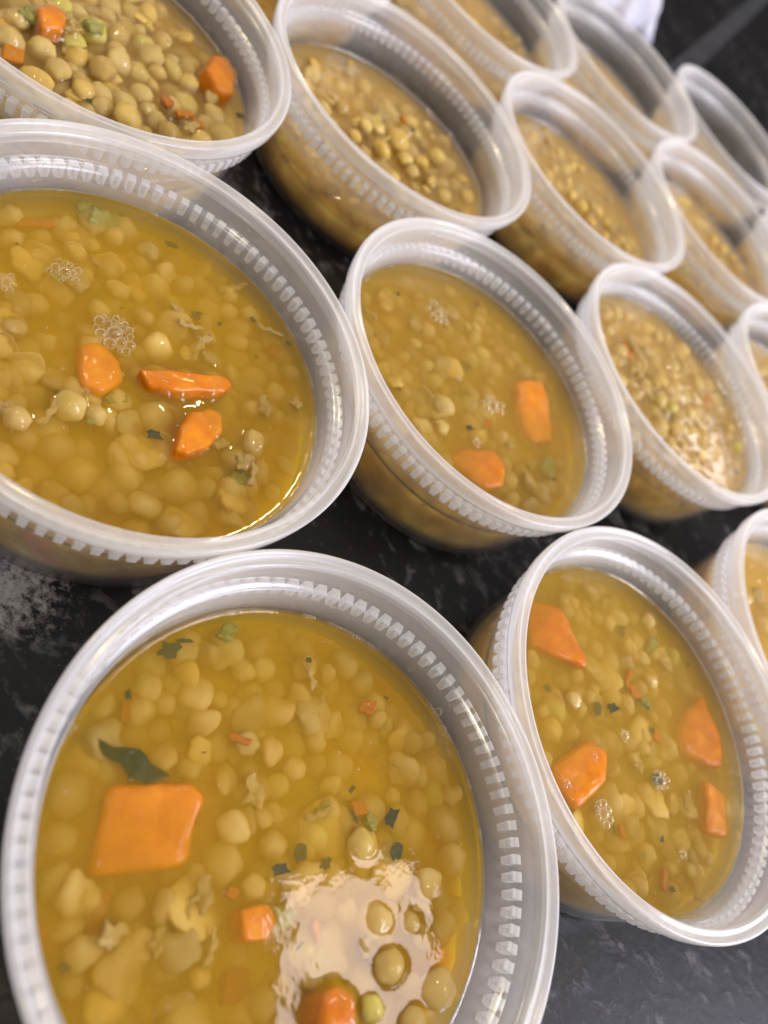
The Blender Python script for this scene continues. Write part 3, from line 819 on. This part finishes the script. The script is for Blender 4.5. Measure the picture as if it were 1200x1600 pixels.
    fs.append(tuple(o + j for j in range(ns2))[::-1])
    link('settled_soup', mesh_from('settled_soup', vs, fs, M_THICK[0 if spec['m'] == 0 else 1]), soup)

    # foam
    for j, (px, py, rp, n, bp) in enumerate(FOAMS.get(key, [])):
        k = px_size(px, py, zs); x, y = loc(px, py, 0)
        cl = foam_cluster(rp * k, n, bp * k, j * 13 + ord(key))
        link('foam_patch', foam_mesh(cl), soup, (x, y, zs - .0002), (0, 0, 1.2 * j))
    # tiny bubbles strung along the waterline
    if key in 'ABCDEH':
        bl = []
        for c in range(26 if key != 'A' else 20):
            a = rnd.uniform(0, 6.283); n = rnd.choice([1, 2, 3, 5, 8])
            for _ in range(n):
                r = rnd.uniform(.00025, .00062); bl.append(((rad - r * 1.2) * math.cos(a), (rad - r * 1.2) * math.sin(a), zs + .0007, r)); a += (r * 2.4) / rad
        if key == 'A':
            x, y = loc(672, 1095, 0); a = math.atan2(y, x)
            for r in (.0006, .0005, .0006, .0005, .0005, .0011, .0008, .0004):
                a -= r * 1.15 / rad; bl.append(((rad - r * 1.3) * math.cos(a), (rad - r * 1.3) * math.sin(a), zs + .0006, r)); a -= r * 1.15 / rad
        link('edge_bubbles', foam_mesh(bl), soup, kind='stuff')
        fl = []                                     # specks floating free
        for c in range(40):
            a = rnd.uniform(0, 6.283); d = math.sqrt(rnd.random()) * rad * .95; r = rnd.uniform(.00012, .00032)
            fl.append((d * math.cos(a), d * math.sin(a), zs, r))
        link('bubble_specks', foam_mesh(fl), soup, kind='stuff')
    return soup


for key, spec in CUPS.items():
    build_cup(key, spec)
    build_soup(key, spec)

# ------------------------------------------------------------------ crinkled white plastic at the back
def build_bag():
    z0 = 0.004
    pA, pB = at(1000, 52, z0), at(870, -40, z0)
    bm = bmesh.new(); nx, ny = 60, 44
    ax = (pB - pA); ax.z = 0; L = ax.length * 1.25; ax.normalize(); ay = Vector((-ax.y, ax.x, 0))
    if ay.y < 0: ay = -ay
    grid = []
    for i in range(nx + 1):
        row = []
        for j in range(ny + 1):
            u, v = i / nx, j / ny
            edge = min(u, 1 - u, v, 1 - v)
            w_ = 1 - math.exp(-edge * 9)
            p = pA + ax * (u * L - .02) + ay * (v * .24)
            q = Vector((u * 5, v * 6, 3.3))
            rdg = 1 - abs(noise.noise(q) * 1.9); rdg2 = 1 - abs(noise.noise(q * 2.7) * 1.8)
            p.z = .002 + w_ * (.030 * max(0, rdg) + .014 * max(0, rdg2) + .02 * noise.noise(q * .6) + .012)
            p.x += .012 * noise.noise(q * 1.3 + Vector((9, 0, 0))); p.y += .012 * noise.noise(q * 1.3)
            p.z = max(p.z, .0015)
            row.append(bm.verts.new(p))
        grid.append(row)
    for i in range(nx):
        for j in range(ny): bm.faces.new((grid[i][j], grid[i + 1][j], grid[i + 1][j + 1], grid[i][j + 1]))
    bmesh.ops.recalc_face_normals(bm, faces=bm.faces)
    bmesh.ops.solidify(bm, geom=list(bm.faces), thickness=.0004)
    o = link('plastic_bag', bm_mesh('plastic_bag', bm, M_BAG), None, label='crumpled white plastic bag lying on the black counter behind the cups', category='plastic bag')


build_bag()

# added raised strip behind the cups, its paler colour standing in for a reflection
def build_reflection_streak():
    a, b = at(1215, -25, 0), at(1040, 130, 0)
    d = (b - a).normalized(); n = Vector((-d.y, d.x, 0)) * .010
    t = NT('painted_streak_black'); vec = obj_coord(t)
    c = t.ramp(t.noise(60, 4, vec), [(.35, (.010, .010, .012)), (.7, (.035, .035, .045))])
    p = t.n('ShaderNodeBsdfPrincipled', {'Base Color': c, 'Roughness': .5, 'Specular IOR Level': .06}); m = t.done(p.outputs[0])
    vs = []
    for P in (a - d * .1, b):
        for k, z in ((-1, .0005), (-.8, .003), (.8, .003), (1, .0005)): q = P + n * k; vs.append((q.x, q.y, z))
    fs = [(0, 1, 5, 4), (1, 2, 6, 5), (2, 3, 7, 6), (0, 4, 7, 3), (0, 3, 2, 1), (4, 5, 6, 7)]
    link('reflection_streak_strip', mesh_from('reflection_streak_strip', vs, fs, m, False), None, kind='structure')


build_reflection_streak()
for me in list(bpy.data.meshes):
    if me.users == 0: bpy.data.meshes.remove(me)
